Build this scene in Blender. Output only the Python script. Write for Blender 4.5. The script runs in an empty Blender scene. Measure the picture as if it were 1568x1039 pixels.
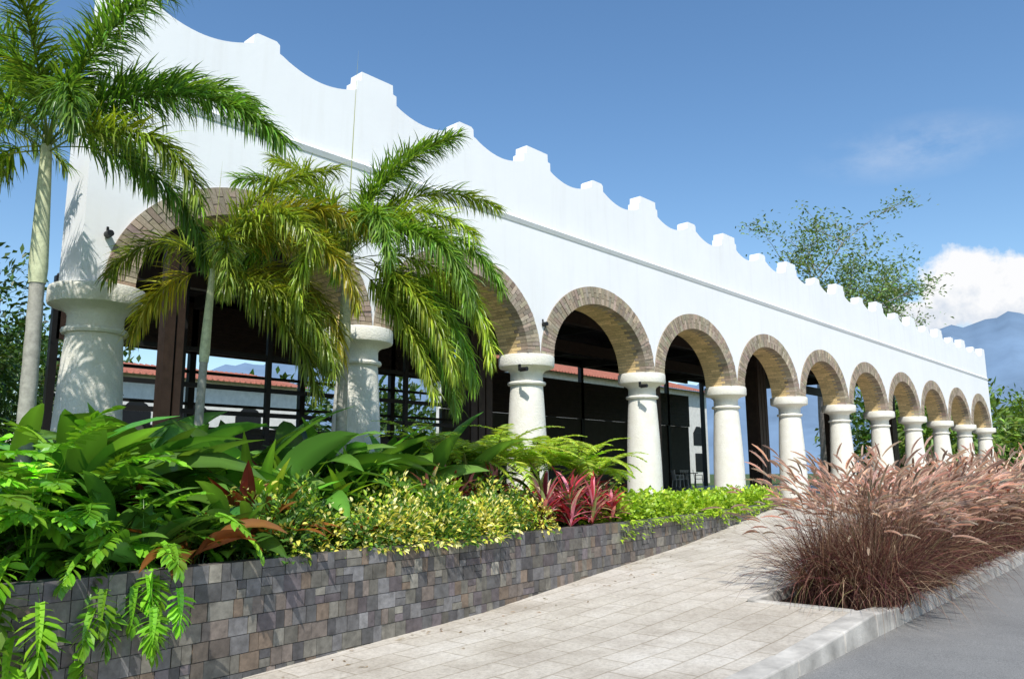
import bpy, math, random
import numpy as np
from mathutils import Vector, Matrix
random.seed(7); rng=np.random.default_rng(7)
R=math.radians
scene=bpy.context.scene
S=3.973; NB=11; L_ALL=S*NB

# ---------------------------------------------------------------- helpers
def link(o,parent=None):
    scene.collection.objects.link(o)
    if parent is not None: o.parent=parent
    return o
def empty(name):
    e=bpy.data.objects.new(name,None); e.empty_display_size=.3
    return link(e)
class Acc:
    def __init__(s): s.v=[];s.f=[];s.c=[];s.n=0
    def add(s,v,f,c):
        v=np.asarray(v,float).reshape(-1,3); f=np.asarray(f,int).reshape(-1,4)
        c=np.asarray(c,float)
        if c.ndim==1: c=np.tile(c[:3],(len(v),1))
        s.v.append(v); s.f.append(f+s.n); s.c.append(c); s.n+=len(v)
    def hexa(s,p,c):   # p: 8 points: bottom 4 ccw, top 4 ccw
        s.add(p,[[0,3,2,1],[4,5,6,7],[0,1,5,4],[1,2,6,5],[2,3,7,6],[3,0,4,7]],c)
    def box(s,x0,x1,y0,y1,z0,z1,c=(1,1,1)):
        s.hexa([(x0,y0,z0),(x1,y0,z0),(x1,y1,z0),(x0,y1,z0),(x0,y0,z1),(x1,y0,z1),(x1,y1,z1),(x0,y1,z1)],c)
    def tube(s,pts,rad,c,k=8):
        pts=np.asarray(pts,float); n=len(pts); V=[]
        for i in range(n):
            a=pts[max(i-1,0)]; b=pts[min(i+1,n-1)]; t=b-a; t/=np.linalg.norm(t)+1e-9
            ref=np.array([1,0,0.]) if abs(t[2])>.7 else np.array([0,0,1.])
            u=np.cross(t,ref); u/=np.linalg.norm(u); w=np.cross(t,u)
            for j in range(k):
                an=2*math.pi*j/k; V.append(pts[i]+rad[i]*(u*math.cos(an)+w*math.sin(an)))
        F=[[i*k+j,i*k+(j+1)%k,(i+1)*k+(j+1)%k,(i+1)*k+j] for i in range(n-1) for j in range(k)]
        s.add(V,F,c)
    def build(s,name,mat,parent=None,smooth=False):
        v=np.concatenate(s.v);f=np.concatenate(s.f);c=np.concatenate(s.c)
        me=bpy.data.meshes.new(name)
        me.vertices.add(len(v)); me.vertices.foreach_set('co',v.astype(np.float32).ravel())
        me.loops.add(len(f)*4); me.loops.foreach_set('vertex_index',f.astype(np.int32).ravel())
        me.polygons.add(len(f)); me.polygons.foreach_set('loop_start',np.arange(0,len(f)*4,4,dtype=np.int32))
        me.polygons.foreach_set('loop_total',np.full(len(f),4,np.int32))
        me.polygons.foreach_set('use_smooth',np.full(len(f),smooth))
        me.update(calc_edges=True)
        at=me.color_attributes.new(name='Col',type='FLOAT_COLOR',domain='POINT')
        at.data.foreach_set('color',np.concatenate([c,np.ones((len(c),1))],1).astype(np.float32).ravel())
        me.materials.append(mat)
        o=bpy.data.objects.new(name,me)
        return link(o,parent)

PROF={
 'lance':lambda t:np.clip(np.sin(np.pi*np.clip(t,0,1)**.75),0,1)**.8*.97+.03,
 'blade':lambda t:np.clip(1-t**1.8,0,1)*.9+.06,
 'petiole':lambda t:np.where(t<.32,.07,np.clip(np.sin(np.pi*np.clip((t-.30)/.70,0,1)**.72),0,1)**.85+.02),
 'palm':lambda t:np.clip((t+.12)/.3,0,1)*np.clip(1-t,0,1)**.6+.02,
 'spindle':lambda t:np.clip(np.sin(np.pi*(t*.92+.05)),0,1)**.6,
 'strap':lambda t:np.clip(.35+t*1.6,0,1)*np.clip((1-t)*2.6,0,1)**.8+.02,
}
def spine(P,az,el,L,droop,seg):
    tm=(np.arange(seg)+.5)/seg; tn=np.arange(seg+1)/seg
    em=np.clip(el[:,None]-droop[:,None]*tm[None],-1.5,1.55); en=np.clip(el[:,None]-droop[:,None]*tn[None],-1.5,1.55)
    ca=np.cos(az)[:,None];sa=np.sin(az)[:,None]
    st=np.stack([np.cos(em)*ca,np.cos(em)*sa,np.sin(em)],-1)*(L/seg)[:,None,None]
    pos=np.concatenate([P[:,None,:],P[:,None,:]+np.cumsum(st,1)],1)
    return pos,en
def arr(x,n): return np.full(n,float(x)) if np.isscalar(x) else np.asarray(x,float)
def blades(acc,P,az,el,L,W,droop,col,prof='lance',seg=5,fold=.25,roll=0.,flat=False,mid=1.12):
    P=np.asarray(P,float).reshape(-1,3); n=len(P)
    az,el,L,W,droop,roll=[arr(q,n) for q in (az,el,L,W,droop,roll)]
    col=np.asarray(col,float); col=np.tile(col,(n,1)) if col.ndim==1 else col
    pos,en=spine(P,az,el,L,droop,seg)
    tn=np.arange(seg+1)/seg; w=W[:,None]*PROF[prof](tn)[None]*.5
    ca=np.cos(az)[:,None];sa=np.sin(az)[:,None];ce=np.cos(en);se=np.sin(en)
    s=np.stack([-sa+0*ce,ca+0*ce,0*ce],-1); nn=np.stack([-se*ca,-se*sa,ce],-1)
    cr=np.cos(roll)[:,None,None];sr=np.sin(roll)[:,None,None]
    s2=s*cr+nn*sr; n2=nn*cr-s*sr
    if flat:
        V=np.stack([pos-s2*w[...,None],pos+s2*w[...,None]],2)
        k=2; C=np.repeat(col[:,None,:],(seg+1)*2,1)
    else:
        cf,sf=math.cos(fold),math.sin(fold)
        V=np.stack([pos-s2*w[...,None]*cf+n2*w[...,None]*sf,pos,pos+s2*w[...,None]*cf+n2*w[...,None]*sf],2)
        k=3; C=np.repeat(col[:,None,:],(seg+1)*3,1).reshape(n,seg+1,3,3).copy(); C[:,:,1,:]*=mid; C=C.reshape(n,-1,3)
    F=[]
    for i in range(seg):
        for j in range(k-1):
            a=i*k+j; F.append([a,a+1,a+k+1,a+k])
    F=np.array(F); nv=(seg+1)*k
    F=(F[None]+np.arange(n)[:,None,None]*nv)
    acc.add(V.reshape(-1,3),F.reshape(-1,4),C.reshape(-1,3))
    return pos,en
def vary(base,n,amt=.25,hue=.12):
    b=np.asarray(base,float)
    k=np.exp(rng.normal(0,amt,(n,1)))
    h=1+rng.normal(0,hue,(n,3))*np.array([1,.35,.6])
    return np.clip(b*k*h,.003,.9)
def frond(acc,base,az,el,L,droop,nl,lL,lW,col,plum=0.,ld=.7,a0=1.0,a1=.45,t0=.1,rw=.02,rcol=(.16,.2,.05),seg=18,prof='palm',lseg=4,lift=.25,fold=.3,tipk=.45,amt=.2):
    P=np.array([base],float); a=np.array([az]);e=np.array([el]);
    pos,en=spine(P,a,e,np.array([L]),np.array([droop]),seg); pos=pos[0];en=en[0]
    t=np.linspace(t0,1,nl)**.95; side=np.where(np.arange(nl)%2==0,1.,-1.)
    x=t*seg; i=np.minimum(x.astype(int),seg-1); fr=(x-i)[:,None]
    p=pos[i]*(1-fr)+pos[i+1]*fr; ee=en[i]*(1-fr[:,0])+en[i+1]*fr[:,0]
    ca,sa=math.cos(az),math.sin(az)
    d=np.stack([np.cos(ee)*ca,np.cos(ee)*sa,np.sin(ee)],-1)
    s=np.tile(np.array([-sa,ca,0.]),(nl,1)); n=np.stack([-np.sin(ee)*ca,-np.sin(ee)*sa,np.cos(ee)],-1)
    ph=lift+rng.normal(0,1,nl)*plum
    al=a0+(a1-a0)*t+rng.normal(0,.06+plum*.12,nl)
    D=d*np.cos(al)[:,None]+(s*side[:,None]*np.cos(ph)[:,None]+n*np.sin(ph)[:,None])*np.sin(al)[:,None]
    la=np.arctan2(D[:,1],D[:,0]); le=np.arcsin(np.clip(D[:,2],-1,1))
    ll=lL*(np.clip(t*4,0.35,1))*(1-(1-tipk)*np.clip((t-.45)/.55,0,1)**1.3)*(1+rng.normal(0,.08,nl))
    blades(acc,p,la,le,ll,lW,ld*(.7+.6*rng.random(nl)),vary(col,nl,amt,.1),prof,lseg,fold,rng.normal(0,.35,nl))
    blades(acc,P,a,e,np.array([L]),rw,np.array([droop]),np.array(rcol),'blade',seg,.6)

# ---------------------------------------------------------------- materials
def newmat(name):
    m=bpy.data.materials.new(name); m.use_nodes=True; nt=m.node_tree
    for n in list(nt.nodes): nt.nodes.remove(n)
    out=nt.nodes.new('ShaderNodeOutputMaterial'); b=nt.nodes.new('ShaderNodeBsdfPrincipled')
    nt.links.new(b.outputs[0],out.inputs[0]); return m,nt,b,out
def N(nt,t,**k):
    n=nt.nodes.new(t)
    for a,v in k.items(): setattr(n,a,v)
    return n
def noise(nt,scale,detail=5,rough=.55,vec=None):
    n=N(nt,'ShaderNodeTexNoise'); n.inputs['Scale'].default_value=scale; n.inputs['Detail'].default_value=detail; n.inputs['Roughness'].default_value=rough
    if vec is not None: nt.links.new(vec,n.inputs['Vector'])
    return n
def ramp(nt,src,stops):
    r=N(nt,'ShaderNodeValToRGB'); e=r.color_ramp.elements
    while len(e)<len(stops): e.new(.5)
    for i,(p,c) in enumerate(stops): e[i].position=p; e[i].color=(*c,1) if len(c)==3 else c
    nt.links.new(src,r.inputs[0]); return r
def mul(nt,a,b,fac=1.,mode='MULTIPLY'):
    m=N(nt,'ShaderNodeMix',data_type='RGBA',blend_type=mode); m.inputs[0].default_value=fac
    nt.links.new(a,m.inputs[6]); nt.links.new(b,m.inputs[7]); return m.outputs[2]
def bump(nt,b,h,strength=.3,dist=.01):
    bp=N(nt,'ShaderNodeBump'); bp.inputs['Strength'].default_value=strength; bp.inputs['Distance'].default_value=dist
    nt.links.new(h,bp.inputs['Height']); nt.links.new(bp.outputs[0],b.inputs['Normal'])
def objco(nt): return N(nt,'ShaderNodeTexCoord').outputs['Object']

def m_plain(name,c,rough=.7,var=.15,scale=3.,bs=.2,bscale=40,bd=.005,spec=.3):
    m,nt,b,o=newmat(name); co=objco(nt)
    n=noise(nt,scale,5,.6,co); r=ramp(nt,n.outputs[0],[(.3,tuple(x*(1-var) for x in c)),(.7,tuple(min(1,x*(1+var*.5)) for x in c))])
    nt.links.new(r.outputs[0],b.inputs['Base Color']); b.inputs['Roughness'].default_value=rough
    b.inputs['Specular IOR Level'].default_value=spec
    if bs:
        n2=noise(nt,bscale,3,.6,co); bump(nt,b,n2.outputs[0],bs,bd)
    return m
def m_attr(name,rough=.6,nscale=20,lo=.75,hi=1.15,bs=.3,bd=.004,spec=.4):
    m,nt,b,o=newmat(name); co=objco(nt)
    a=N(nt,'ShaderNodeAttribute',attribute_name='Col')
    n=noise(nt,nscale,5,.65,co); r=ramp(nt,n.outputs[0],[(.3,(lo,)*3),(.7,(hi,)*3)])
    nt.links.new(mul(nt,a.outputs[0],r.outputs[0]),b.inputs['Base Color']); b.inputs['Roughness'].default_value=rough
    b.inputs['Specular IOR Level'].default_value=spec
    if bs: bump(nt,b,n.outputs[0],bs,bd)
    return m
def m_leaf(name,rough=.42,trans=.3,spec=.45,tint=(1.7,1.6,.7)):
    m,nt,b,o=newmat(name)
    a=N(nt,'ShaderNodeAttribute',attribute_name='Col'); c=a.outputs[0]
    nt.links.new(c,b.inputs['Base Color'])
    b.inputs['Roughness'].default_value=rough; b.inputs['Specular IOR Level'].default_value=spec
    t=N(nt,'ShaderNodeBsdfTranslucent'); y=N(nt,'ShaderNodeRGB'); y.outputs[0].default_value=(*tint,1)
    nt.links.new(mul(nt,c,y.outputs[0]),t.inputs[0])
    mx=N(nt,'ShaderNodeMixShader'); mx.inputs[0].default_value=trans
    nt.links.new(b.outputs[0],mx.inputs[1]); nt.links.new(t.outputs[0],mx.inputs[2]); nt.links.new(mx.outputs[0],o.inputs[0])
    return m

def m_whitewall():
    m,nt,b,o=newmat('white_painted_plaster'); co=objco(nt)
    n=noise(nt,.7,5,.6,co); r=ramp(nt,n.outputs[0],[(.3,(.86,.86,.86)),(.65,(.90,.90,.895))])
    mp=N(nt,'ShaderNodeMapping'); mp.inputs['Scale'].default_value=(2.5,2.5,.18); nt.links.new(co,mp.inputs[0])
    n3=noise(nt,2.2,5,.6,mp.outputs[0]); r3=ramp(nt,n3.outputs[0],[(.28,(.955,.95,.94)),(.5,(1,1,1))])
    nt.links.new(mul(nt,r.outputs[0],r3.outputs[0]),b.inputs['Base Color']); b.inputs['Roughness'].default_value=.75; b.inputs['Specular IOR Level'].default_value=.2
    n2=noise(nt,14,4,.6,co); bump(nt,b,n2.outputs[0],.15,.012); return m
M_white=m_whitewall()
def m_column():
    m,nt,b,o=newmat('rough_cream_stucco'); co=objco(nt)
    n=noise(nt,5,5,.6,co); r=ramp(nt,n.outputs[0],[(.3,(.74,.71,.61)),(.7,(.83,.81,.73))])
    nt.links.new(r.outputs[0],b.inputs['Base Color']); b.inputs['Roughness'].default_value=.85; b.inputs['Specular IOR Level'].default_value=.2
    n2=noise(nt,30,3,.6,co); bump(nt,b,n2.outputs[0],.65,.017); return m
M_col=m_column()
M_brick=m_attr('arch_brick',.85,25,.75,1.15,.5,.006,.2)
M_mortar=m_plain('mortar',(.28,.24,.19),.9,.2,20)
M_slate=m_attr('slate_tile',.36,14,.6,1.35,.5,.006,.5)
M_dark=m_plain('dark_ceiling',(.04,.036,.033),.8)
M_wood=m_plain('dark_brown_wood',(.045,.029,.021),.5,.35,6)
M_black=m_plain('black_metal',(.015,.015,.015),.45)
M_floor=m_plain('hall_floor_tile',(.30,.27,.24),.4,.2,1.5)
M_leaf=m_leaf('leaf'); M_gloss=m_leaf('glossy_leaf',.30,.24,.55); M_palm=m_leaf('palm_leaf',.36,.38); M_dry=m_leaf('dry_grass',.7,.3,.15,(1.3,1.08,.88))
M_trunk=m_attr('palm_trunk',.7,18,.7,1.2,.4,.01,.3)
M_bark=m_attr('bark',.9,8,.6,1.2,.5,.02,.1)
M_soil=m_plain('soil',(.045,.03,.02),.95,.4,8,.8,30,.03)
M_kerb=m_plain('kerb_concrete',(.50,.47,.42),.85,.5,2.5,.5,50,.008)

def m_pave():
    m,nt,b,o=newmat('stamped_concrete_paving'); co=objco(nt)
    br=N(nt,'ShaderNodeTexBrick'); br.offset=.5
    br.inputs['Color1'].default_value=(1,1,1,1); br.inputs['Color2'].default_value=(.91,.90,.88,1); br.inputs['Mortar'].default_value=(.66,.63,.58,1)
    br.inputs['Scale'].default_value=1.; br.inputs['Mortar Size'].default_value=.011; br.inputs['Mortar Smooth'].default_value=.5
    br.inputs['Brick Width'].default_value=.62; br.inputs['Row Height'].default_value=.31
    nw=noise(nt,2.0,2,.5,co); ad=N(nt,'ShaderNodeVectorMath',operation='MULTIPLY_ADD'); nt.links.new(nw.outputs['Color'],ad.inputs[0]); ad.inputs[1].default_value=(.04,.04,0); nt.links.new(co,ad.inputs[2])
    nt.links.new(ad.outputs[0],br.inputs['Vector'])
    n=noise(nt,.9,7,.65,co); r=ramp(nt,n.outputs[0],[(.3,(.42,.37,.31)),(.5,(.58,.53,.46)),(.7,(.66,.615,.55))])
    n2=noise(nt,26,6,.8,co); r2=ramp(nt,n2.outputs[0],[(.33,(.74,.73,.71)),(.56,(1.03,1.03,1.02))])
    n3=noise(nt,3.5,3,.5,co); r3=ramp(nt,n3.outputs[0],[(.3,(.90,.89,.88)),(.6,(1.02,1.02,1.02))])
    c=mul(nt,mul(nt,mul(nt,r.outputs[0],br.outputs[0]),r2.outputs[0]),r3.outputs[0])
    nt.links.new(c,b.inputs['Base Color']); b.inputs['Roughness'].default_value=.85; b.inputs['Specular IOR Level'].default_value=.25
    bump(nt,b,c,.6,.018); return m
M_pave=m_pave()
def m_road():
    m,nt,b,o=newmat('asphalt'); co=objco(nt)
    n=noise(nt,.5,7,.7,co); r=ramp(nt,n.outputs[0],[(.3,(.16,.157,.15)),(.7,(.26,.255,.24))])
    n2=noise(nt,90,3,.8,co); r2=ramp(nt,n2.outputs[0],[(.35,(.6,.6,.6)),(.65,(1.3,1.3,1.3))])
    c=mul(nt,r.outputs[0],r2.outputs[0]); nt.links.new(c,b.inputs['Base Color']); b.inputs['Roughness'].default_value=.85
    bump(nt,b,n2.outputs[0],.5,.008); return m
M_road=m_road()
M_ground=m_plain('grass_ground',(.07,.11,.03),.95,.4,.3,.5,20,.05)
M_mount=m_plain('hazy_forest_hill',(.155,.23,.33),1.,.22,.004,0,.1,.1,0.)  # distance haze is painted into the bluish base colour
M_tile=m_plain('red_roof_tile',(.40,.15,.10),.8,.3,4)
M_cream=m_plain('house_wall',(.75,.73,.68),.8)
M_plastic=m_plain('white_plastic',(.75,.75,.75),.4)

# ---------------------------------------------------------------- terrain
RX=[-40,-12,-2,-.1,2.95,5.6,8.76,10.9,13.9,16,60]; RZ=[-1.0,-.98,-.92,-.87,-.775,-.6,-.42,-.27,-.07,0,0]
def zramp(x): return float(np.interp(x,RX,RZ))
def zroad(x): return -.95+.02*min(max(x,-10),45)
def sheet(name,xs,ys,zf,mat,off=0.,parent=None):
    a=Acc(); nx,ny=len(xs),len(ys)
    V=[(x,y,zf(x)+off) for x in xs for y in ys]
    F=[[i*ny+j,(i+1)*ny+j,(i+1)*ny+j+1,i*ny+j+1] for i in range(nx-1) for j in range(ny-1)]
    a.add(V,F,(1,1,1)); return a.build(name,mat,parent)
gx=[-3000,-400,-60,-10]+list(np.arange(-5,50,5.))+[60,120,500,5000]
sheet('ground',gx,[-3000,-200,-40,-14,200,800,5000],zroad,M_ground,-.05)
sheet('road',[-200,-40,-10]+list(np.arange(-5,50,5.))+[60,200],[-13.5,-7.13],zroad,M_road)
px=sorted(set(list(np.arange(-30,4.81,.6))+[4.8])); 
a=Acc()
def addsheet(a,xs,ys,zf):
    ny=len(ys); V=[(x,y,zf(x)) for x in xs for y in ys]
    a.add(V,[[i*ny+j,(i+1)*ny+j,(i+1)*ny+j+1,i*ny+j+1] for i in range(len(xs)-1) for j in range(ny-1)],(1,1,1))
addsheet(a,px,[-7.03,-5.9,-.75],zramp)
addsheet(a,[4.8]+list(np.arange(5.2,46,.5)),[-5.9,-.75],zramp)
a.build('pavement',M_pave)
# kerbs
a=Acc(); x=-30.; KI=-7.02; KO=-7.25
while x<4.7:
    x1=min(x+1.0,4.84); z=zramp(x)+rng.normal(0,.004);z1=zramp(x1)+rng.normal(0,.004); d=rng.normal(0,.006)
    a.hexa([(x+.006,KO+d,-1.3),(x1-.006,KO+d,-1.3),(x1-.006,KI,-1.3),(x+.006,KI,-1.3),
            (x+.006,KO+.01+d,z+.012),(x1-.006,KO+.01+d,z1+.012),(x1-.006,KI,z1+.015),(x+.006,KI,z+.015)],(1,1,1)); x=x1
x=4.84
while x<44:
    x1=x+1.; z=zroad(x)+.15; z1=zroad(x1)+.15
    if x<5: z=zramp(4.84)+.01
    a.hexa([(x+.006,KO,-1.3),(x1-.006,KO,-1.3),(x1-.006,KI,-1.3),(x+.006,KI,-1.3),
            (x+.006,KO+.01,z),(x1-.006,KO+.01,z1),(x1-.006,KI,z1),(x+.006,KI,z)],(1,1,1))
    zz=zramp(x)+.02; zz1=zramp(x1)+.02
    a.hexa([(x+.006,-5.99,-1.3),(x1-.006,-5.99,-1.3),(x1-.006,-5.895,-1.3),(x+.006,-5.895,-1.3),
            (x+.006,-5.99,zz),(x1-.006,-5.99,zz1),(x1-.006,-5.895,zz1),(x+.006,-5.895,zz)],(1,1,1)); x=x1
a.box(4.80,4.92,KI+.005,-5.995,-1.2,zramp(4.8)+.02)
o=a.build('kerb',M_kerb); bv=o.modifiers.new('b','BEVEL'); bv.width=.015; bv.segments=2
sheet('grass_bed_soil',[4.9]+list(np.arange(6,45,2.)),[-7.03,-5.98],zroad,M_soil,.13)
# fallen leaves on paving
a=Acc(); n=150
X_=rng.uniform(-3,12,n); Y_=np.array([yw_-abs(rng.normal(0,.45))-.08 for yw_ in np.interp(X_,[-9,-1,2.95,5.6,8.18,10.9,13.5],[-4.85,-4.1,-3.73,-3.42,-3.1,-2.62,-2.08])])
Z_=np.array([zramp(x)+.006 for x in X_])
blades(a,np.stack([X_,Y_,Z_],1),rng.random(n)*6.28,rng.uniform(.0,.25,n),rng.uniform(.03,.08,n),.018,.3,vary((.22,.15,.07),n,.4),'lance',3,.3)
a.build('fallen_leaves',M_leaf)

# ---------------------------------------------------------------- planter
WP=np.array([(-9,-4.85),(-1,-4.1),(2.95,-3.73),(5.6,-3.42),(8.18,-3.1),(10.9,-2.62),(13.48,-2.08),(15.4,-1.6)])
def yw(x): return float(np.interp(x,WP[:,0],WP[:,1]))
a=Acc(); m=Acc(); ROW=.142; zt=.03
tc=[(.135,.13,.13),(.165,.135,.115),(.13,.11,.115),(.20,.185,.155),(.08,.077,.08),(.155,.15,.15),(.105,.103,.103),(.18,.135,.10),(.14,.13,.11),(.17,.16,.135)]
def tile_run(p0,p1,z0):
    p0=np.array(p0,float);p1=np.array(p1,float);d=p1-p0;Ln=np.linalg.norm(d);d/=Ln; nrm=np.array([d[1],-d[0]])
    z=zt
    while z>-1.15:
        s=-rng.random()*.1; RW=ROW
        while s<Ln:
            w=rng.choice([.085,.11,.14,.18,.23],p=[.28,.32,.2,.13,.07])
            s0=max(s+.003,0);s1=min(s+w-.003,Ln)
            if s1-s0>.01:
                splits=[(z-RW,z)] if rng.random()<.82 else [(z-RW,z-RW*.5),(z-RW*.5,z)]
                for (za,zb) in splits:
                    o=.006+.009*rng.random(); tl=rng.normal(0,.0018)
                    q0=p0+d*s0;q1=p0+d*s1
                    c=np.array(tc[rng.integers(len(tc))])*math.exp(rng.normal(0,.2))
                    A=q0+nrm*(o+tl);B_=q1+nrm*(o-tl)
                    zz0=za+.003;zz1=zb-.003
                    a.hexa([(A[0],A[1],zz0),(B_[0],B_[1],zz0),(q1[0],q1[1],zz0),(q0[0],q0[1],zz0),(A[0],A[1],zz1),(B_[0],B_[1],zz1),(q1[0],q1[1],zz1),(q0[0],q0[1],zz1)],c)
            s+=w
        z-=RW
    A,B_=p0,p1;C=p1-nrm*.16;D=p0-nrm*.16
    m.hexa([(*A,-1.2),(*B_,-1.2),(*C,-1.2),(*D,-1.2),(*A,zt-.004),(*B_,zt-.004),(*C,zt-.004),(*D,zt-.004)],(1,1,1))
for i in range(len(WP)-1): tile_run(WP[i],WP[i+1],0)
tile_run((15.4,-1.6),(15.4,-.76),0)
pw=empty('slate_planter_wall'); a.build('tiles',M_slate,pw); m.build('core',m_plain('dark_grout',(.11,.10,.09),.9),pw)
a=Acc()
xs=list(np.arange(-9,15.4,.4))+[15.35]
V=[];
for x in xs: V+=[(x,yw(x)+.1,-.03),(x,-.2 if x>-.4 else 9.,-.03)]
a.add(V,[[2*i,2*i+2,2*i+3,2*i+1] for i in range(len(xs)-1)],(1,1,1)); a.build('planter_soil',M_soil)

# ---------------------------------------------------------------- building
B=empty('white_arcade_building')
YF,YB=-.35,.35; ZC=2.95; RO_A,RO_B=1.968,1.64; RI_A,RI_B=1.60,1.27; X0=-.24; X1=L_ALL+.28
def strip(a,xs,zb,ztp,y0,y1,top=True,bottom=False):
    n=len(xs); V=[];F=[]
    for x,b,t in zip(xs,zb,ztp): V+=[(x,y0,b),(x,y0,t),(x,y1,b),(x,y1,t)]
    for i in range(n-1):
        k=4*i;q=k+4
        F.append([k,q,q+1,k+1]); F.append([k+2,k+3,q+3,q+2])
        if top: F.append([k+1,q+1,q+3,k+3])
        if bottom: F.append([k,k+2,q+2,q])
    F.append([0,1,3,2]); k=4*(n-1); F.append([k,k+2,k+3,k+1])
    a.add(V,F,(1,1,1))
xs=[X0];zb=[ZC]
for b in range(NB):
    xc=S*(b+.5)
    for k in range(49):
        th=math.pi*(1-k/48); xs.append(xc+RO_A*math.cos(th)); zb.append(ZC+RO_B*math.sin(th)-.01)
xs.append(X1);zb.append(ZC)
ZS=5.42
a=Acc(); strip(a,xs,zb,[ZS]*len(xs),YF,YB,True,True); a.build('arcade_wall',M_white,B)
def ptop():
    X=[];Z=[]
    for c in range(NB+1):
        x=S*c
        pts=[(-.40,6.74),(-.395,6.90),(-.325,6.915),(-.315,7.07),(.315,7.07),(.325,6.915),(.395,6.90),(.40,6.74)]
        if c==0: pts=[(X0,7.07)]+pts[4:]
        if c==NB: pts=pts[:4]+[(.25,7.07),(.28,7.0)]
        for p in pts: X.append(x+p[0] if not(c==0 and p[0]==X0) else X0); Z.append(p[1])
        if c<NB:
            def curve(u0,u1,za,zb_):
                for k in range(1,14):
                    t=k/14; X.append(x+u0+(u1-u0)*t); Z.append(za+(zb_-za)*t-.16*(math.sin(math.pi*t)**.85))
            h=S/2
            curve(.40,h-.27,6.74,6.76)
            for p in [(-.27,6.76),(-.21,6.78),(-.205,6.91),(-.15,6.95),(.15,6.95),(.205,6.91),(.21,6.78),(.27,6.76)]: X.append(x+h+p[0]);Z.append(p[1])
            curve(h+.27,S-.40,6.76,6.74)
    return X,Z
X,Z=ptop(); a=Acc(); strip(a,X,[ZS+.12]*len(X),Z,YF+.012,YF+.30); a.build('scalloped_parapet',M_white,B)
a=Acc(); 
a.hexa([(X0-.02,YF-.015,ZS+.002),(X1+.02,YF-.015,ZS+.002),(X1+.02,YB,ZS+.002),(X0-.02,YB,ZS+.002),(X0-.03,YF-.045,ZS+.08),(X1+.03,YF-.045,ZS+.08),(X1+.03,YB,ZS+.08),(X0-.03,YB,ZS+.08)],(1,1,1))
a.hexa([(X0-.03,YF-.045,ZS+.082),(X1+.03,YF-.045,ZS+.082),(X1+.03,YB,ZS+.082),(X0-.03,YB,ZS+.082),(X0,YF-.005,ZS+.125),(X1,YF-.005,ZS+.125),(X1,YB,ZS+.125),(X0,YB,ZS+.125)],(1,1,1))
a.build('string_course',M_white,B)
# columns
prof=[(.405,0),(.405,.02),(.40,.3),(.39,.9),(.365,1.5),(.335,2.05),(.315,2.36),(.312,2.385),(.36,2.39),(.372,2.42),(.36,2.45),(.315,2.455),(.312,2.60),(.33,2.64),(.40,2.69),(.505,2.715),(.53,2.73),(.54,2.76),(.54,2.91),(.53,2.94),(.51,2.949),(0.001,2.949)]
def lathe(a,cx,cy,prof,k=40):
    V=[(cx+r*math.cos(2*math.pi*j/k),cy+r*math.sin(2*math.pi*j/k),z) for r,z in prof for j in range(k)]
    a.add(V,[[i*k+j,i*k+(j+1)%k,(i+1)*k+(j+1)%k,(i+1)*k+j] for i in range(len(prof)-1) for j in range(k)],(1,1,1))
for c in range(NB+1):
    a=Acc(); lathe(a,S*c+(.10 if c==0 else 0),0,prof)
    o=a.build('column_%d'%(c+1),M_col,B,True)
    try:
        o.data.set_sharp_from_angle(angle=R(35))
    except Exception: pass
# brick arches
a=Acc(); m=Acc(); NT=62
def el(xc,th,fa,y):
    A=RI_A+(RO_A-RI_A)*fa;Bb=RI_B+(RO_B-RI_B)*fa
    return (xc+A*math.cos(th),y,ZC+Bb*math.sin(th))
for b in range(NB):
    xc=S*(b+.5)
    for k in range(NT):
        t0=math.pi*(k+.06)/NT;t1=math.pi*(k+.94)/NT
        def bc(k2=.18): return np.array((.38,.31,.23))*math.exp(rng.normal(0,k2))*(1+rng.normal(0,.035,3))
        sp=.64 if k%2 else .38
        def wedge(f0,f1,y0,y1,c):
            a.hexa([el(xc,t0,f0,y0),el(xc,t0,f1,y0),el(xc,t0,f1,y1),el(xc,t0,f0,y1),el(xc,t1,f0,y0),el(xc,t1,f1,y0),el(xc,t1,f1,y1),el(xc,t1,f0,y1)],c)
        j=rng.normal(0,.003)
        wedge(sp+.02,.99,YF-.03+j,YF+.04,bc())
        off=.0 if k%2 else .1
        ys=[YF-.03,YF+.14+off,YF+.38+off,YB+.01]
        for q in range(3):
            c=bc() if q==0 else np.array((.66,.49,.25))*math.exp(rng.normal(0,.12))  # soffit bricks behind the face: yellowish bounce light painted into their lighter colour
            wedge(0,sp-.02,ys[q]+(.003 if q else j),ys[q+1]-.004,c)
    # mortar ring
    n=48;V=[];F=[]
    for k in range(n+1):
        th=math.pi*k/n
        V+=[el(xc,th,.025,YF-.018),el(xc,th,.995,YF-.018),el(xc,th,.025,YB-.002),el(xc,th,.995,YB-.002)]
    for k in range(n):
        p=4*k;q=p+4
        F+=[[p,p+1,q+1,q],[p+2,q+2,q+3,p+3],[p,q,q+2,p+2],[p+1,p+3,q+3,q+1]]
    m.add(V,F,(1,1,1))
a.build('arch_bricks',M_brick,B); m.build('arch_mortar',M_mortar,B)
# small wall fittings
a=Acc()
for x,z in [(.02,3.55),(S*2+.08,3.55),(S*2-.55,2.62),(S*3-.55,2.62)]:
    pts=[(x,YF-.12,z),(x,YF-.02,z)] if z>3 else [(x,-.50,z),(x,-.34,z)]
    a.tube([(pts[0][0],pts[0][1]-.001,z)]+pts,[.002,.04,.045],(1,1,1),12)
    a.box(x-.012,x+.012,pts[1][1],pts[1][1]+.05,z-.02,z+.1)
a.build('wall_spotlights',M_black,B)
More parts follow.
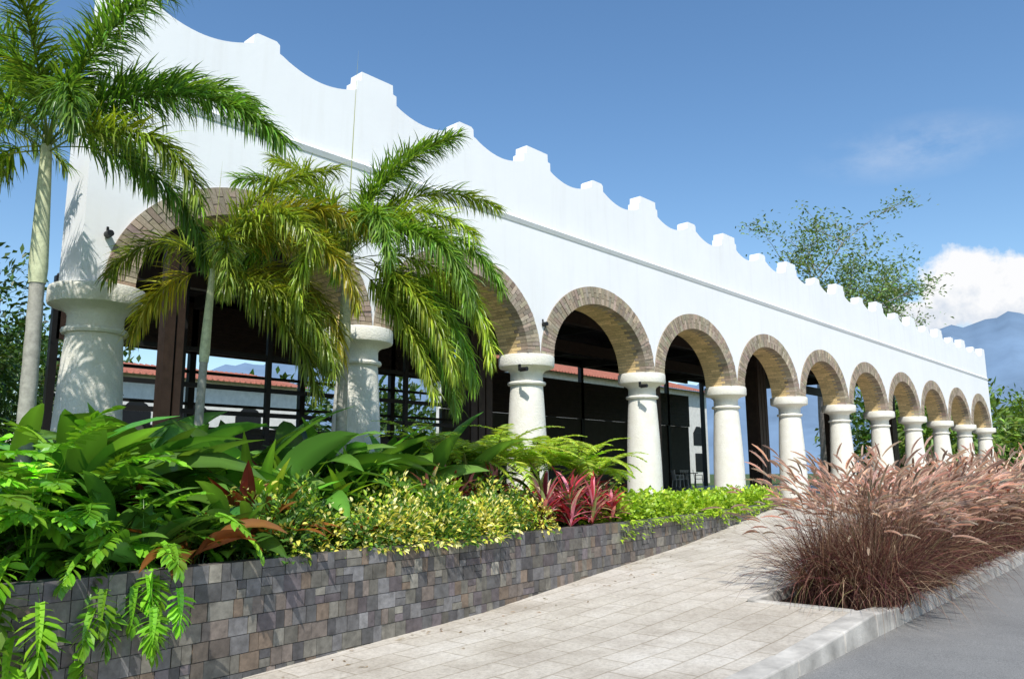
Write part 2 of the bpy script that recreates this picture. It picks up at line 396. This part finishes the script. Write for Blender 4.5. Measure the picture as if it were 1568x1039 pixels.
# floor, roof (the roof steps back along the side garden)
YH=14.
a=Acc(); a.box(-.6,X1+.4,-.74,YH+.4,-1.2,.006); a.build('hall_floor',M_floor,B)
a=Acc()
for (xa,ya,yb) in [(1.3,YF+.34,4.6),(2.5,4.6,9.2),(4.0,9.2,YH+.3)]:
    a.box(xa,X1-.02,ya,yb,6.30,6.42)
    for i in range(1,12):
        xx=i*S
        if xx>xa+.2: a.box(xx-.09,xx+.09,max(ya,YB+.01),min(yb,YH),5.92,6.298)
    y=ya+.5
    while y<yb-.1: a.box(xa+.05,X1-.05,y,y+.08,6.12,6.296); y+=1.4
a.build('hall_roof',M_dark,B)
a=Acc()
a.box(2.25,2.42,3.0,3.25,0.006,6.29); a.box(2.47,2.58,3.0,3.25,0.006,6.29)
for i in range(1,6):
    x=2.1+7.1*i
    for dx in (-.29,-.05,.19): a.box(x+dx,x+dx+.20,2.5,3.0,0.006,6.29)
    a.box(x-.33,x+.43,2.54,2.96,.007,6.28)
a.box(1.4,X1-1,3.02,3.22,4.75,5.05)
a.box(2.6,X1-1,7.0,7.2,4.9,5.3)
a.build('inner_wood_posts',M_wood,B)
a=Acc()
for i in range(1,12):
    a.box(i*S-.1,i*S+.1,YH-.1,YH+.1,.006,6.29)
for z in (2.9,3.9): a.box(4,20,YH-.05,YH+.05,z,z+.09)
for z in (1.0,1.5,2.0,2.55,3.3): a.box(2.6,12,6.0,6.05,z,z+.10)
for x in (2.6,3.9,5.9,7.9,9.9,11.9): a.box(x,x+.12,5.98,6.07,0.006,6.2)
a.build('steel_frames',M_black,B)
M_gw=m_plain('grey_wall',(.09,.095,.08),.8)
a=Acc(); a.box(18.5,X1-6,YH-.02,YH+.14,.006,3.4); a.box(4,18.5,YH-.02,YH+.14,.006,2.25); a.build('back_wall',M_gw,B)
a=Acc()
for i in range(9): a.box(18.5,X1-6,YH-.1,YH+.02,3.41+i*.2,3.41+i*.2+.196)
for i in range(9): a.box(4,18.5,YH-.1,YH+.02,4.5+i*.2,4.5+i*.2+.196)
for i in range(2): a.box(18.5,X1-6,YH-.1,YH+.02,5.95+i*.17,5.95+i*.17+.166)
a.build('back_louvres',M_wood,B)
# furniture far inside
def chair(x,y,rot):
    e=empty('plastic_chair'); e.location=(x,y,.006); e.rotation_euler=(0,0,rot); a=Acc()
    a.box(-.22,.22,-.22,.22,.43,.46)
    for sx in (-1,1):
        for sy in (-1,1): a.tube([(sx*.23,sy*.23,0),(sx*.19,sy*.19,.43)],[.02,.02],(1,1,1),6)
        a.box(sx*.22-.015,sx*.22+.015,-.2,.2,.62,.65); a.box(sx*.22-.015,sx*.22+.015,-.2,-.17,.46,.62)
    for i in range(5): a.hexa([(-.2+i*.085,.19,.46),(-.14+i*.085,.19,.46),(-.14+i*.085,.21,.46),(-.2+i*.085,.21,.46),(-.2+i*.085,.27,.85),(-.14+i*.085,.27,.85),(-.14+i*.085,.29,.85),(-.2+i*.085,.29,.85)],(1,1,1))
    a.box(-.22,.22,.262,.295,.85,.9); a.build('frame',M_plastic,e)
chair(34,11.2,.5);chair(33.2,11.6,2.2);chair(30.8,10.5,1.)
e=empty('dining_table'); a=Acc(); a.box(31.4,32.9,10.6,11.4,.72,.76)
for x in (31.5,32.8):
    for y in (10.7,11.3): a.tube([(x,y,0),(x,y,.72)],[.03,.03],(1,1,1),6)
a.build('table',M_wood,e)

# ---------------------------------------------------------------- houses behind
def house(x0,x1,y0,y1,eave,ridge,name='red_roof_house'):
    e=empty(name); a=Acc(); a.box(x0,x1,y0,y1,-.1,eave); a.build('walls',M_cream,e)
    a=Acc(); ym=(y0+y1)/2
    a.add([(x0-.6,y0-.7,eave-.1),(x1+.6,y0-.7,eave-.1),(x1+.6,ym,ridge),(x0-.6,ym,ridge)],[[0,1,2,3]],(1,1,1))
    a.add([(x0-.6,y1+.7,eave-.1),(x1+.6,y1+.7,eave-.1),(x1+.6,ym,ridge),(x0-.6,ym,ridge)],[[0,3,2,1]],(1,1,1))
    yy=y0-.7
    n=int((x1-x0)/.35)
    for i in range(n):
        x=x0-.5+i*.35; a.hexa([(x,yy,eave-.1),(x+.14,yy,eave-.1),(x+.14,ym,ridge),(x,ym,ridge),(x+.03,yy,eave),(x+.11,yy,eave),(x+.11,ym,ridge+.1),(x+.03,ym,ridge+.1)],(1,1,1))
    a.build('roof',M_tile,e)
    a=Acc(); x=x0+1.2
    while x<x1-1.5:
        a.box(x,x+1.3,y0-.03,y0+.02,.9,2.5)
        if eave>5:
            th=np.linspace(0,math.pi,9); a.box(x-.2,x+1.5,y0-.03,y0+.02,3.2,4.3)
            a.add([(x+.65+.85*math.cos(t),y0-.03,4.302+.6*math.sin(t)) for t in th[:4]],[[0,1,2,3]],(1,1,1))
            a.add([(x+.65+.85*math.cos(t),y0-.03,4.302+.6*math.sin(t)) for t in (th[3],th[5],th[8],th[0])],[[0,1,2,3]],(1,1,1))
        x+=3.4
    a.build('windows',M_black,e)
house(13,25,35,44,6.4,7.5); house(38,62,26,36,8.0,9.6)

# ---------------------------------------------------------------- palms
def palm(x,y,h,lean,fr,trunkr=.06,name='palm_tree',col=(.15,.27,.035),dens=165,lL=.38,spear=1.3):
    e=empty(name); a=Acc()
    n=26; pts=[];rad=[]
    for i in range(n+1):
        t=i/n; pts.append((x+lean[0]*t*t,y+lean[1]*t*t,-.05+h*t))
        rr=trunkr*(1.25-.45*t)*(1+.05*(i%2)); 
        if t>.68: rr=trunkr*(1.15-.9*(t-.68)/.32*.55)
        rad.append(rr)
    a.tube(pts[:18],rad[:18],(.36,.34,.29),14)
    a.build('trunk',M_trunk,e,True)
    a=Acc(); a.tube(pts[17:],[r*1.12 for r in rad[17:]],(.55,.57,.36),14); a.build('crownshaft',M_trunk,e,True)
    top=np.array(pts[-1]); a=Acc()
    for (az,el_,L,dr) in fr:
        c=np.array(col)*math.exp(rng.normal(0,.18)); 
        if rng.random()<.35: c=c*np.array([1.6,1.2,.9])
        frond(a,top-np.array([0,0,rng.random()*.15]),R(az),R(el_),L,R(dr),int(dens*L),lL,.026,c,plum=1.15,ld=.9,a0=.95,a1=.65,t0=.17,rw=.032,lseg=3,amt=.36,tipk=.6)
    blades(a,[top],[R(20)],[1.54],[spear],[.028],[.02],[(.34,.36,.16)],'blade',4,.8)
    a.build('fronds',M_palm,e)
# az: right in picture=-47, left=133, away=43, toward camera=-137
palm(2.14,-2.2,3.45,(.02,0),[(-60,78,2.1,65),(-40,68,2.2,95),(-35,55,2.4,125),(-75,35,2.3,120),(-50,20,2.5,110),(-110,45,2.0,120),(60,62,2.0,110),(100,68,1.9,90),(135,55,2.0,110),(150,35,1.7,110),(20,70,2.0,80),(-150,30,1.7,120),(-20,-10,2.3,70),(-70,-15,2.2,62),(-45,-28,2.3,50),(-52,-10,2.4,72),(130,74,1.9,75),(-55,45,2.2,140),(-40,0,2.2,85),(120,82,1.8,60),(-48,86,2.0,70),(-60,60,1.9,110),(-65,-35,2.1,40)],spear=2.75,dens=205)
palm(-1.22,-2.35,3.75,(-.04,.04),[(-45,60,2.4,110),(-60,35,2.0,110),(-20,70,2.2,90),(40,60,2.2,100),(130,55,2.2,100),(160,40,2.0,110),(-100,50,1.8,120),(90,75,2.0,70),(-150,40,1.8,120),(0,30,2.0,110),(110,20,2.0,100),(-75,75,2.3,80),(130,80,2.1,50),(-130,75,2.0,60),(-50,82,2.3,50),(125,5,2.0,70),(-50,48,2.5,95)],.062,col=(.12,.23,.03),dens=190)
palm(.62,-1.7,3.05,(.05,-.05),[(-80,70,2.0,130),(-50,55,2.2,140),(-30,30,2.0,120),(130,65,1.5,130),(-110,40,1.6,120),(-60,5,2.0,80),(60,60,1.8,110),(-20,80,2.1,110),(-50,-20,1.9,55),(-47,70,2.2,110),(-45,84,2.0,80),(130,0,1.2,80),(20,40,1.8,110),(-35,-5,1.8,70)],.045,col=(.19,.25,.03),dens=180)
palm(-3.3,-1.2,3.9,(.0,.0),[(-45,60,2.1,110),(-70,35,2.0,110),(-20,70,2.2,90),(40,50,2.0,100),(-10,20,2.2,90),(130,50,2,100),(-110,50,2,100),(-45,0,1.8,70)],.06,col=(.09,.18,.025),dens=110)
palm(-2.1,.4,4.4,(.0,.0),[(-45,60,2.1,110),(-70,35,2.0,110),(-20,50,2.0,100),(133,70,2.2,70),(-110,70,2.0,80),(130,30,2,100),(-150,50,2,100),(133,0,2,70)],.06,col=(.08,.16,.025),dens=110)

# ---------------------------------------------------------------- planter plants
def fpos(x,f): y0=yw(x); return y0+.12+(-.7-y0-.12)*f
def broad_plants(name,pts,H,W,col,nl,mat=M_gloss,elr=(45,85),dr=(60,110),amt=.22,prof='petiole'):
    a=Acc()
    for (x,y,k) in pts:
        n=int(nl*(.8+.4*rng.random())); az=rng.random(n)*6.283; el_=R(1)*rng.uniform(elr[0],elr[1],n)
        P=np.tile([x,y,-.03],(n,1))+rng.normal(0,.05,(n,3))*[1,1,0]
        L=H*k*rng.uniform(.5,1.15,n)
        blades(a,P,az,el_,L,W*k*rng.uniform(.75,1.1,n),R(1)*rng.uniform(dr[0],dr[1],n),vary(col,n,amt),prof,9,.2,rng.normal(0,.4,n),mid=1.4)
    return a.build(name,mat,None,True)
def scat(n,x0,x1,f0,f1,k0=.8,k1=1.2):
    out=[]
    for i in range(n):
        x=x0+(x1-x0)*(i+rng.random())/n; out.append((x,fpos(x,rng.uniform(f0,f1)),rng.uniform(k0,k1)))
    return out
broad_plants('broadleaf_lily_plants',scat(56,-1.6,4.6,.42,.95,.85,1.2),1.72,.28,(.085,.20,.03),15,elr=(66,89),dr=(60,130),amt=.38)
broad_plants('peace_lily_plants',scat(24,-1.2,.9,.05,.4,.6,.9),1.1,.18,(.095,.22,.03),14,elr=(50,88),amt=.3)
broad_plants('bird_nest_fern',scat(14,-.3,3.8,.3,.5,.85,1.15),1.1,.14,(.21,.38,.035),13,prof='strap',elr=(60,86),dr=(30,80))
broad_plants('bronze_cordyline',scat(5,-.6,1.4,.05,.35,.8,1.1),1.0,.18,(.19,.07,.02),9,prof='petiole')
broad_plants('dark_broadleaf_shrub',scat(22,4.0,9,.4,.9,.6,.9),1.0,.14,(.05,.12,.02),16)
# philodendron
a=Acc()
def xan(x,y,k,n=26,lowaz=None):
    for i in range(n):
        az=rng.random()*6.283; e_=R(rng.uniform(35,88)); L=k*rng.uniform(.35,.92); dr=R(rng.uniform(10,50))
        if lowaz is not None and rng.random()<.5: az=R(lowaz)+rng.normal(0,.5); e_=R(rng.uniform(0,45)); dr=R(rng.uniform(40,80)); L=min(L,.68)
        c=np.array((.15,.33,.022))*math.exp(rng.normal(0,.32))*(1+rng.normal(0,.06,3))
        P=np.array([[x,y,0.]]); 
        pos,en=blades(a,P,[az],[e_],[L],.014,[dr],[c*.8],'blade',4,.3)
        p=pos[0,-1]; e2=en[0,-1]-R(rng.uniform(5,35))
        frond(a,p,az,e2,.32*k,R(35),19,.15*k,.054*k,c,0.08,.4,1.75,.3,.01,.07,c*1.2,5,'strap',3,.12,.15,.7,.07)
for (x,f,k) in [(-3.2,.1,1.1),(-2.7,.3,1.15),(-2.3,.1,1.1),(-1.9,.25,1.15),(-2.6,.55,1.3),(-1.5,.1,1.1),(-1.5,.38,1.2),(-1.05,.22,1.1),(-3.5,.5,1.25),(-.75,.06,.85),(-3.9,.2,1.2),(-2.,.6,1.3),(-1.1,.55,1.2)]:
    xan(x,fpos(x,f),k,30,-125 if f<.15 else None)
a.build('philodendron_shrubs',M_gloss)
# small-leaf mounds
def mound(a,cx,cy,rx,ry,h,n,Lf,Wf,cols,pr,z0=-.03,shell=.35):
    u=rng.random(n)*6.283; v=np.arccos(rng.random(n)); r=1-shell*rng.random(n)**1.5
    r*=1+.14*np.sin(3*u+cx*7)+.12*np.sin(5*v+cy*9)
    d=np.stack([np.sin(v)*np.cos(u),np.sin(v)*np.sin(u),np.cos(v)],-1)
    P=np.array([cx,cy,z0])+d*r[:,None]*[rx,ry,h]
    az=u+rng.normal(0,.8,n); e_=np.clip(np.pi/2-v+rng.normal(0,.5,n),-.6,1.3)
    ci=rng.choice(len(cols),n,p=pr); c=np.array(cols)[ci]*np.exp(rng.normal(0,.18,(n,1)))
    blades(a,P,az,e_,Lf*rng.uniform(.7,1.2,n),Wf*rng.uniform(.8,1.2,n),rng.uniform(.2,1.,n),c,'lance',3,.3,rng.normal(0,.5,n))
a=Acc()
YEL=(.70,.64,.12);CRM=(.74,.71,.33);GR=(.08,.18,.03);DG=(.04,.10,.02);LIM=(.34,.50,.04)
for i in range(66):
    x=rng.uniform(.35,4.5); f=rng.uniform(-.02,.26); k=rng.uniform(.75,1.15)
    yellow=rng.random()<(.72 if 1.2<x<3.6 else .35)
    mound(a,x,fpos(x,f),.27*k,.25*k,(.46+.8*max(f,0))*k*rng.uniform(.75,1.2),330,.068,.034,[YEL,CRM,GR,LIM],[.36,.2,.27,.17] if yellow else [.05,.04,.77,.14])
a.build('variegated_duranta_hedge',M_leaf)
a=Acc()
for i in range(36):
    x=rng.uniform(-1.2,8); f=rng.uniform(.15,.9)
    mound(a,x,fpos(x,f),.34,.32,rng.uniform(.3,.6),170,.10,.048,[DG,GR],[.55,.45])
a.build('dark_green_shrubs',M_leaf)
a=Acc()
for i in range(115):
    x=6.1+9.1*rng.random()**1.1; f=rng.random()**1.3*.9; k=rng.uniform(.8,1.2)
    mound(a,x,fpos(x,f)-.03,.3*k,.24*k,.34*k*(1.1 if x<9 else 1.),140,.09,.065,[LIM,(.26,.42,.035),(.46,.58,.05)],[.5,.3,.2])
for i in range(500):
    x=6.+9.*rng.random(); y=yw(x)-.03; z=.03-rng.random()**1.6*.24*(1 if math.sin(x*3.1)>-.2 else .3)
    if z<zramp(x)+.02: continue
    blades(a,[(x,y,z)],[R(-80)+rng.normal(0,.5)],[rng.uniform(-.6,.5)],[.08],[.06],[.8],[np.array(LIM)*rng.uniform(.7,1.2)],'lance',3,.2)
a.build('lime_sweet_potato_vine',M_leaf)
# red / pink cordylines
a=Acc()
for (x,f,k) in [(4.45,.02,1.0),(4.75,.10,1.35),(5.0,.0,1.1),(5.3,.08,1.4),(5.6,.01,1.1),(5.9,.08,1.3),(6.2,.02,1.0),(5.05,.22,1.5),(5.6,.2,1.5),(3.5,.3,1.9),(3.95,.36,1.9),(4.35,.3,1.8),(7.5,.5,1.6),(7.9,.6,1.7),(3.1,.32,1.8),(6.6,.15,1.2)]:
    n=38; az=rng.random(n)*6.283; cs=np.array([(.42,.03,.055),(.60,.20,.26),(.13,.02,.04),(.60,.46,.34),(.14,.17,.05)])
    c=cs[rng.choice(5,n,p=[.34,.24,.18,.13,.11])]*np.exp(rng.normal(0,.25,(n,1)))
    P=np.tile([x,fpos(x,f),0.],(n,1)); P[:,2]+=rng.random(n)*.30*k
    blades(a,P,az,R(1)*rng.uniform(25,85,n),.40*min(k,1.4)*rng.uniform(.7,1.1,n),.056,R(1)*rng.uniform(20,70,n),c,'lance',6,.35)
a.build('red_cordyline_plants',M_gloss)
a=Acc()
for (x,f,k) in [(-.4,.3,.95),(.5,.25,.95),(1.2,.4,1.1),(-1.8,.8,1.4)]:
    n=8; az=rng.random(n)*6.283
    blades(a,np.tile([x,fpos(x,f),0.],(n,1)),az,R(1)*rng.uniform(55,85,n),.95*k*rng.uniform(.7,1.1,n),.15,R(1)*rng.uniform(20,60,n),vary((.14,.02,.015),n),'petiole',8,.3)
a.build('red_leaf_plants',M_gloss)
# ferns
a=Acc()
for (x,f,k) in [(4.5,.36,1.55),(5.5,.40,1.6),(6.4,.32,1.4),(5.0,.65,1.7),(7.2,.4,1.3),(6.4,.65,1.5),(3.9,.52,1.6)]:
    n=18
    for i in range(n):
        az=6.283*i/n+rng.normal(0,.2); c=np.array((.38,.52,.06))*math.exp(rng.normal(0,.22))
        frond(a,(x,fpos(x,f),.48*k),az,R(rng.uniform(35,80)),.78*k*rng.uniform(.8,1.1),R(rng.uniform(75,120)),70,.19,.034,c,.05,.25,1.3,1.0,.14,.014,(.2,.18,.06),14,'blade',2,.0,.1,.18,.1)
    a.tube([(x,fpos(x,f),-.03),(x,fpos(x,f),.50*k)],[.05,.04],(.05,.03,.02))
a.build('fern_plants',M_leaf)

# ---------------------------------------------------------------- fountain grass
a=Acc(); pl=Acc()
cl=[]
x=5.5
while x<34:
    for y in (-6.86,-6.46):
        cl.append((x+rng.normal(0,.08),y+rng.normal(0,.06)))
    x+=.5 if x<14 else .8
gc=np.array([(.15,.065,.052),(.25,.16,.10),(.085,.028,.032),(.40,.29,.19),(.19,.085,.065),(.15,.135,.06)])
for (x,y) in cl:
    near=x<8.5; n=680 if near else (260 if x<16 else 110); ws=1 if near else (1.5 if x<16 else 2.6)
    h=1.24+.12*math.sin(x*2.3)+rng.normal(0,.08)
    z0=zroad(x)+.12
    P=np.tile([x,y,z0],(n,1))+rng.normal(0,.11,(n,3))*[1,1,0]
    az=rng.random(n)*6.283
    c=gc[rng.choice(6,n,p=[.30,.19,.22,.08,.15,.06])]*np.exp(rng.normal(0,.28,(n,1)))
    blades(a,P,az,R(1)*(89-32*rng.random(n)**1.2),h*rng.uniform(.5,1.12,n),.0085*ws,R(1)*rng.uniform(20,150,n),c,'blade',5,flat=True,roll=rng.normal(0,.5,n))
    m_=76 if near else (48 if x<16 else 30)
    P=np.tile([x,y,z0],(m_,1))+rng.normal(0,.09,(m_,3))*[1,1,0]; az=rng.random(m_)*6.283
    pos,en=blades(a,P,az,R(1)*rng.uniform(68,89,m_),h*rng.uniform(.8,1.26,m_),.004*ws,R(1)*rng.uniform(10,60,m_),(.36,.24,.16),'blade',5,flat=True)
    pc=vary((.60,.44,.35),m_,.25,.07)
    tip=pos[:,-1]; te=en[:,-1]; Lp=rng.uniform(.15,.30,m_)
    for rl in (0,1.05,2.1): blades(pl,tip,az,te,Lp,.023*min(ws,1.5),.7,pc,'spindle',4,flat=True,roll=rl)
    if x<11:
        nb=22 if near else 10
        pp,ee=spine(tip,az,te,Lp,np.full(m_,.7),6)
        for q in range(nb):
            i=rng.integers(0,6,m_); bp=pp[np.arange(m_),i]; be=ee[np.arange(m_),i]
            blades(pl,bp,az+rng.normal(0,.7,m_),be+rng.normal(0,.6,m_),.037,.0026,.1,pc*1.15,'blade',1,flat=True,roll=rng.random(m_)*3)
g=empty('fountain_grass'); a.build('blades',M_dry,g); pl.build('plumes',M_dry,g)

# ---------------------------------------------------------------- trees behind
def tree(name,x,y,z0,h,spread,seed,leafL=.34,nleaf=16,col=(.06,.12,.03),sparse=1.,levels=4,bark=(.38,.33,.29)):
    rr=random.Random(seed); e=empty(name); w=Acc(); lf=[]
    def grow(p,d,L,r,lv):
        pts=[p];rad=[r];q=Vector(p);dd=Vector(d)
        n=4
        for i in range(n):
            dd=(dd+Vector((rr.gauss(0,.13),rr.gauss(0,.13),rr.gauss(0,.08)+.02))).normalized(); q=q+dd*(L/n); pts.append(tuple(q)); rad.append(r*(1-.45*(i+1)/n))
            if lv<=1: lf.append(tuple(q))
        w.tube(pts,rad,bark,6 if lv>1 else 4)
        if lv==0: return
        k=rr.choice([3,4]) if lv>1 else rr.choice([3,4,5])
        for i in range(k):
            an=rr.random()*6.283; sp=rr.uniform(.45,.95)
            s=Vector((math.cos(an),math.sin(an),rr.uniform(-.1,.35)))*spread
            nd=(dd*(1-sp*.4)+s*sp).normalized(); bi=rr.randint(2,4)
            grow(pts[bi],nd,L*rr.uniform(.55,.8),rad[bi]*.65,lv-1)
    grow((x,y,z0),(0,0,1),h*.42,h*.020,levels)
    w.build('limbs',M_bark,e,True)
    P=np.array(lf); P=P[rng.random(len(P))<sparse]
    n=len(P)*nleaf; P=np.repeat(P,nleaf,0)+rng.normal(0,.45,(n,3))*[1,1,.45]
    c=vary(col,n,.3); blades(lfA:=Acc(),P,rng.random(n)*6.28,rng.uniform(-.5,.9,n),leafL*rng.uniform(.6,1.3,n),leafL*.45,rng.uniform(0,1,n),c,'lance',2,.2,rng.normal(0,.6,n))
    lfA.build('crown',M_leaf,e)
tree('rain_tree',50.8,11.2,-.1,22.5,1.15,5,.28,14,(.16,.24,.08),.8)
def treemass(name,blobs,dens,leafL,col):
    a=Acc()
    for (x,y,z,r,h) in blobs:
        n=int(dens*r*h)
        u=rng.random(n)*6.283; v=np.arccos(rng.uniform(-.6,1,n)); q=.55+.45*rng.random(n)**.5
        q*=1+.18*np.sin(u*3+x)+.15*np.sin(v*6+y)+.1*np.sin(u*7+v*5)
        d=np.stack([np.sin(v)*np.cos(u),np.sin(v)*np.sin(u),np.cos(v)],-1)
        P=np.array([x,y,z])+d*q[:,None]*[r,r,h]; lum=np.clip(.75+.45*np.sin(P[:,0]*1.7+P[:,2]*2.1)*np.sin(P[:,1]*1.9+P[:,2]),.45,1.25)
        blades(a,P,u+rng.normal(0,.7,n),np.pi/2-v+rng.normal(0,.5,n)-.2,leafL*rng.uniform(.6,1.3,n),leafL*.5,rng.uniform(0,1,n),vary(col,n,.25)*lum[:,None],'lance',2,.2,rng.normal(0,.5,n))
    a.build(name,M_leaf)
bl=[]
for i in range(22):
    x=58+rng.random()*40; y=-6+rng.random()*22
    bl.append((x,y,1.2+rng.random()*2.6,3+rng.random()*2,3.6+rng.random()*2.))
for i in range(8): bl.append((62+i*5,-22-rng.random()*5,3,4,5))
treemass('distant_trees',bl,100,.6,(.19,.30,.05))
bl=[(-8+rng.random()*6,3+rng.random()*8,1.5+rng.random()*3.2,1.4+rng.random(),2.2+rng.random()) for i in range(16)]
bl+=[(-2.4,2.2,.6,1.2,1.6),(-1.9,4.,1.6,1.3,2.6),(-4,1.6,.8,1.3,2.),(-1.5,7,3.,1.6,3.2),(-.6,11,3.5,2.4,3.6),(1.2,15,3.5,2.6,3.6),(4,21,2.5,3,3.6),(7,27,3,3.5,4)]
treemass('garden_trees',bl,520,.26,(.07,.14,.025))
bl=[(-20+i*11+rng.random()*4,58+rng.random()*8,4,6,5+rng.random()*3) for i in range(12)]
treemass('background_trees',bl,30,1.1,(.08,.15,.03))

# mountain
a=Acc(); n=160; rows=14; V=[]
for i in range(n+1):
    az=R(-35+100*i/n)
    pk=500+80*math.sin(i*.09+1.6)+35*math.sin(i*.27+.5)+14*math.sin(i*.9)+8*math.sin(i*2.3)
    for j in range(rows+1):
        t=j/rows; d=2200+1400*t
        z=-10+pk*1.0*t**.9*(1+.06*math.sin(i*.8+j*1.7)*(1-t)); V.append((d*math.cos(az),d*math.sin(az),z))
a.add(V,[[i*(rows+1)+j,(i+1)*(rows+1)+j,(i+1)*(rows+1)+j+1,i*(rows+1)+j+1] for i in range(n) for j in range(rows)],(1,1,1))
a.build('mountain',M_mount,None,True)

# ---------------------------------------------------------------- light & sky
SAZ=(-.77,-.64); EL=R(51)
sd=Vector((SAZ[0]*math.cos(EL),SAZ[1]*math.cos(EL),math.sin(EL))).normalized()
l=bpy.data.lights.new('sun','SUN'); l.energy=5.; l.angle=R(.5); l.color=(1,.965,.90)
o=bpy.data.objects.new('sun',l); o.rotation_euler=sd.to_track_quat('Z','Y').to_euler(); link(o)
w=bpy.data.worlds.new('World'); scene.world=w; w.use_nodes=True; nt=w.node_tree
for n_ in list(nt.nodes): nt.nodes.remove(n_)
out=N(nt,'ShaderNodeOutputWorld'); bg=N(nt,'ShaderNodeBackground'); bg.inputs[1].default_value=.15
sk=N(nt,'ShaderNodeTexSky'); sk.sky_type='NISHITA'; sk.sun_disc=False; sk.sun_elevation=EL; sk.sun_rotation=math.atan2(sd.x,sd.y)
sk.air_density=1.15; sk.dust_density=.45; sk.ozone_density=2.4
hs=N(nt,'ShaderNodeHueSaturation'); hs.inputs['Saturation'].default_value=1.16; hs.inputs['Value'].default_value=1.10
nt.links.new(sk.outputs[0],hs.inputs['Color']); nt.links.new(hs.outputs[0],bg.inputs[0])
tc_=N(nt,'ShaderNodeTexCoord'); sep=N(nt,'ShaderNodeSeparateXYZ'); nt.links.new(tc_.outputs['Generated'],sep.inputs[0])
def MA(op,a_,b_=None,c_=None,clamp=False):
    n_=N(nt,'ShaderNodeMath',operation=op); n_.use_clamp=clamp
    for i,v in enumerate((a_,b_,c_)):
        if v is None: continue
        if isinstance(v,(int,float)): n_.inputs[i].default_value=v
        else: nt.links.new(v,n_.inputs[i])
    return n_.outputs[0]
azn=MA('ARCTAN2',sep.outputs[1],sep.outputs[0]); eln=MA('ARCSINE',sep.outputs[2])
ns=noise(nt,22,6,.58,tc_.outputs['Generated']); 
def cloud(az0,el0,wd,ht):
    fx=MA('DIVIDE',MA('SUBTRACT',azn,R(az0)),R(wd)); fy=MA('DIVIDE',MA('SUBTRACT',eln,R(el0)),R(ht))
    d=MA('SQRT',MA('ADD',MA('MULTIPLY',fx,fx),MA('MULTIPLY',fy,fy)))
    return MA('SUBTRACT',1.,d)
c1=cloud(12.4,11.3,3.0,2.7); c2=cloud(8.5,10.4,5.0,2.9); c3=cloud(15.6,9.6,3.4,1.5)
mx=MA('MAXIMUM',MA('MAXIMUM',c1,c2),c3)
dn=MA('ADD',mx,MA('MULTIPLY',MA('SUBTRACT',ns.outputs[0],.5),1.3))
mask=MA('MULTIPLY',dn,5.0,clamp=True)
mask=MA('MULTIPLY',mask,MA('MULTIPLY',MA('SUBTRACT',eln,R(7.6)),40.,clamp=True),clamp=True)
wz=cloud(14.5,20.5,7.5,2.2)
mp=N(nt,'ShaderNodeMapping'); mp.inputs['Scale'].default_value=(3,8,16); nt.links.new(tc_.outputs['Generated'],mp.inputs[0])
nw=noise(nt,1.6,6,.62,mp.outputs[0]); wis=MA('MULTIPLY',MA('MULTIPLY',wz,1.,clamp=True),MA('MULTIPLY',MA('SUBTRACT',nw.outputs[0],.42),1.0,clamp=True),clamp=True)
bg2=N(nt,'ShaderNodeBackground'); 
ns2=noise(nt,45,4,.6,tc_.outputs['Generated'])
sh=MA('ADD',MA('MULTIPLY',MA('SUBTRACT',eln,R(8.6)),11.),MA('MULTIPLY',MA('SUBTRACT',ns2.outputs[0],.45),1.4),clamp=True)
cr=ramp(nt,sh,[(0,(.62,.70,.82)),(.6,(.98,.985,1.))]); nt.links.new(cr.outputs[0],bg2.inputs[0]); bg2.inputs[1].default_value=1.
ms=N(nt,'ShaderNodeMixShader'); nt.links.new(MA('MAXIMUM',mask,wis),ms.inputs[0]); nt.links.new(bg.outputs[0],ms.inputs[1]); nt.links.new(bg2.outputs[0],ms.inputs[2]); nt.links.new(ms.outputs[0],out.inputs[0])

# ---------------------------------------------------------------- camera
cam=bpy.data.cameras.new('camera'); cam.lens=28; cam.sensor_width=36; cam.clip_end=12000; cam.clip_start=.05
co=bpy.data.objects.new('camera',cam); link(co)
Mx=Matrix.Rotation(R(-47.43),4,'Z')@Matrix.Rotation(R(99.655),4,'X')@Matrix.Rotation(R(-.35),4,'Z')
co.matrix_world=Matrix.Translation((-3.458,-10.10,.70))@Mx
scene.camera=co
scene.view_settings.view_transform='Standard'; scene.view_settings.look='None'; scene.view_settings.exposure=0
print('done')
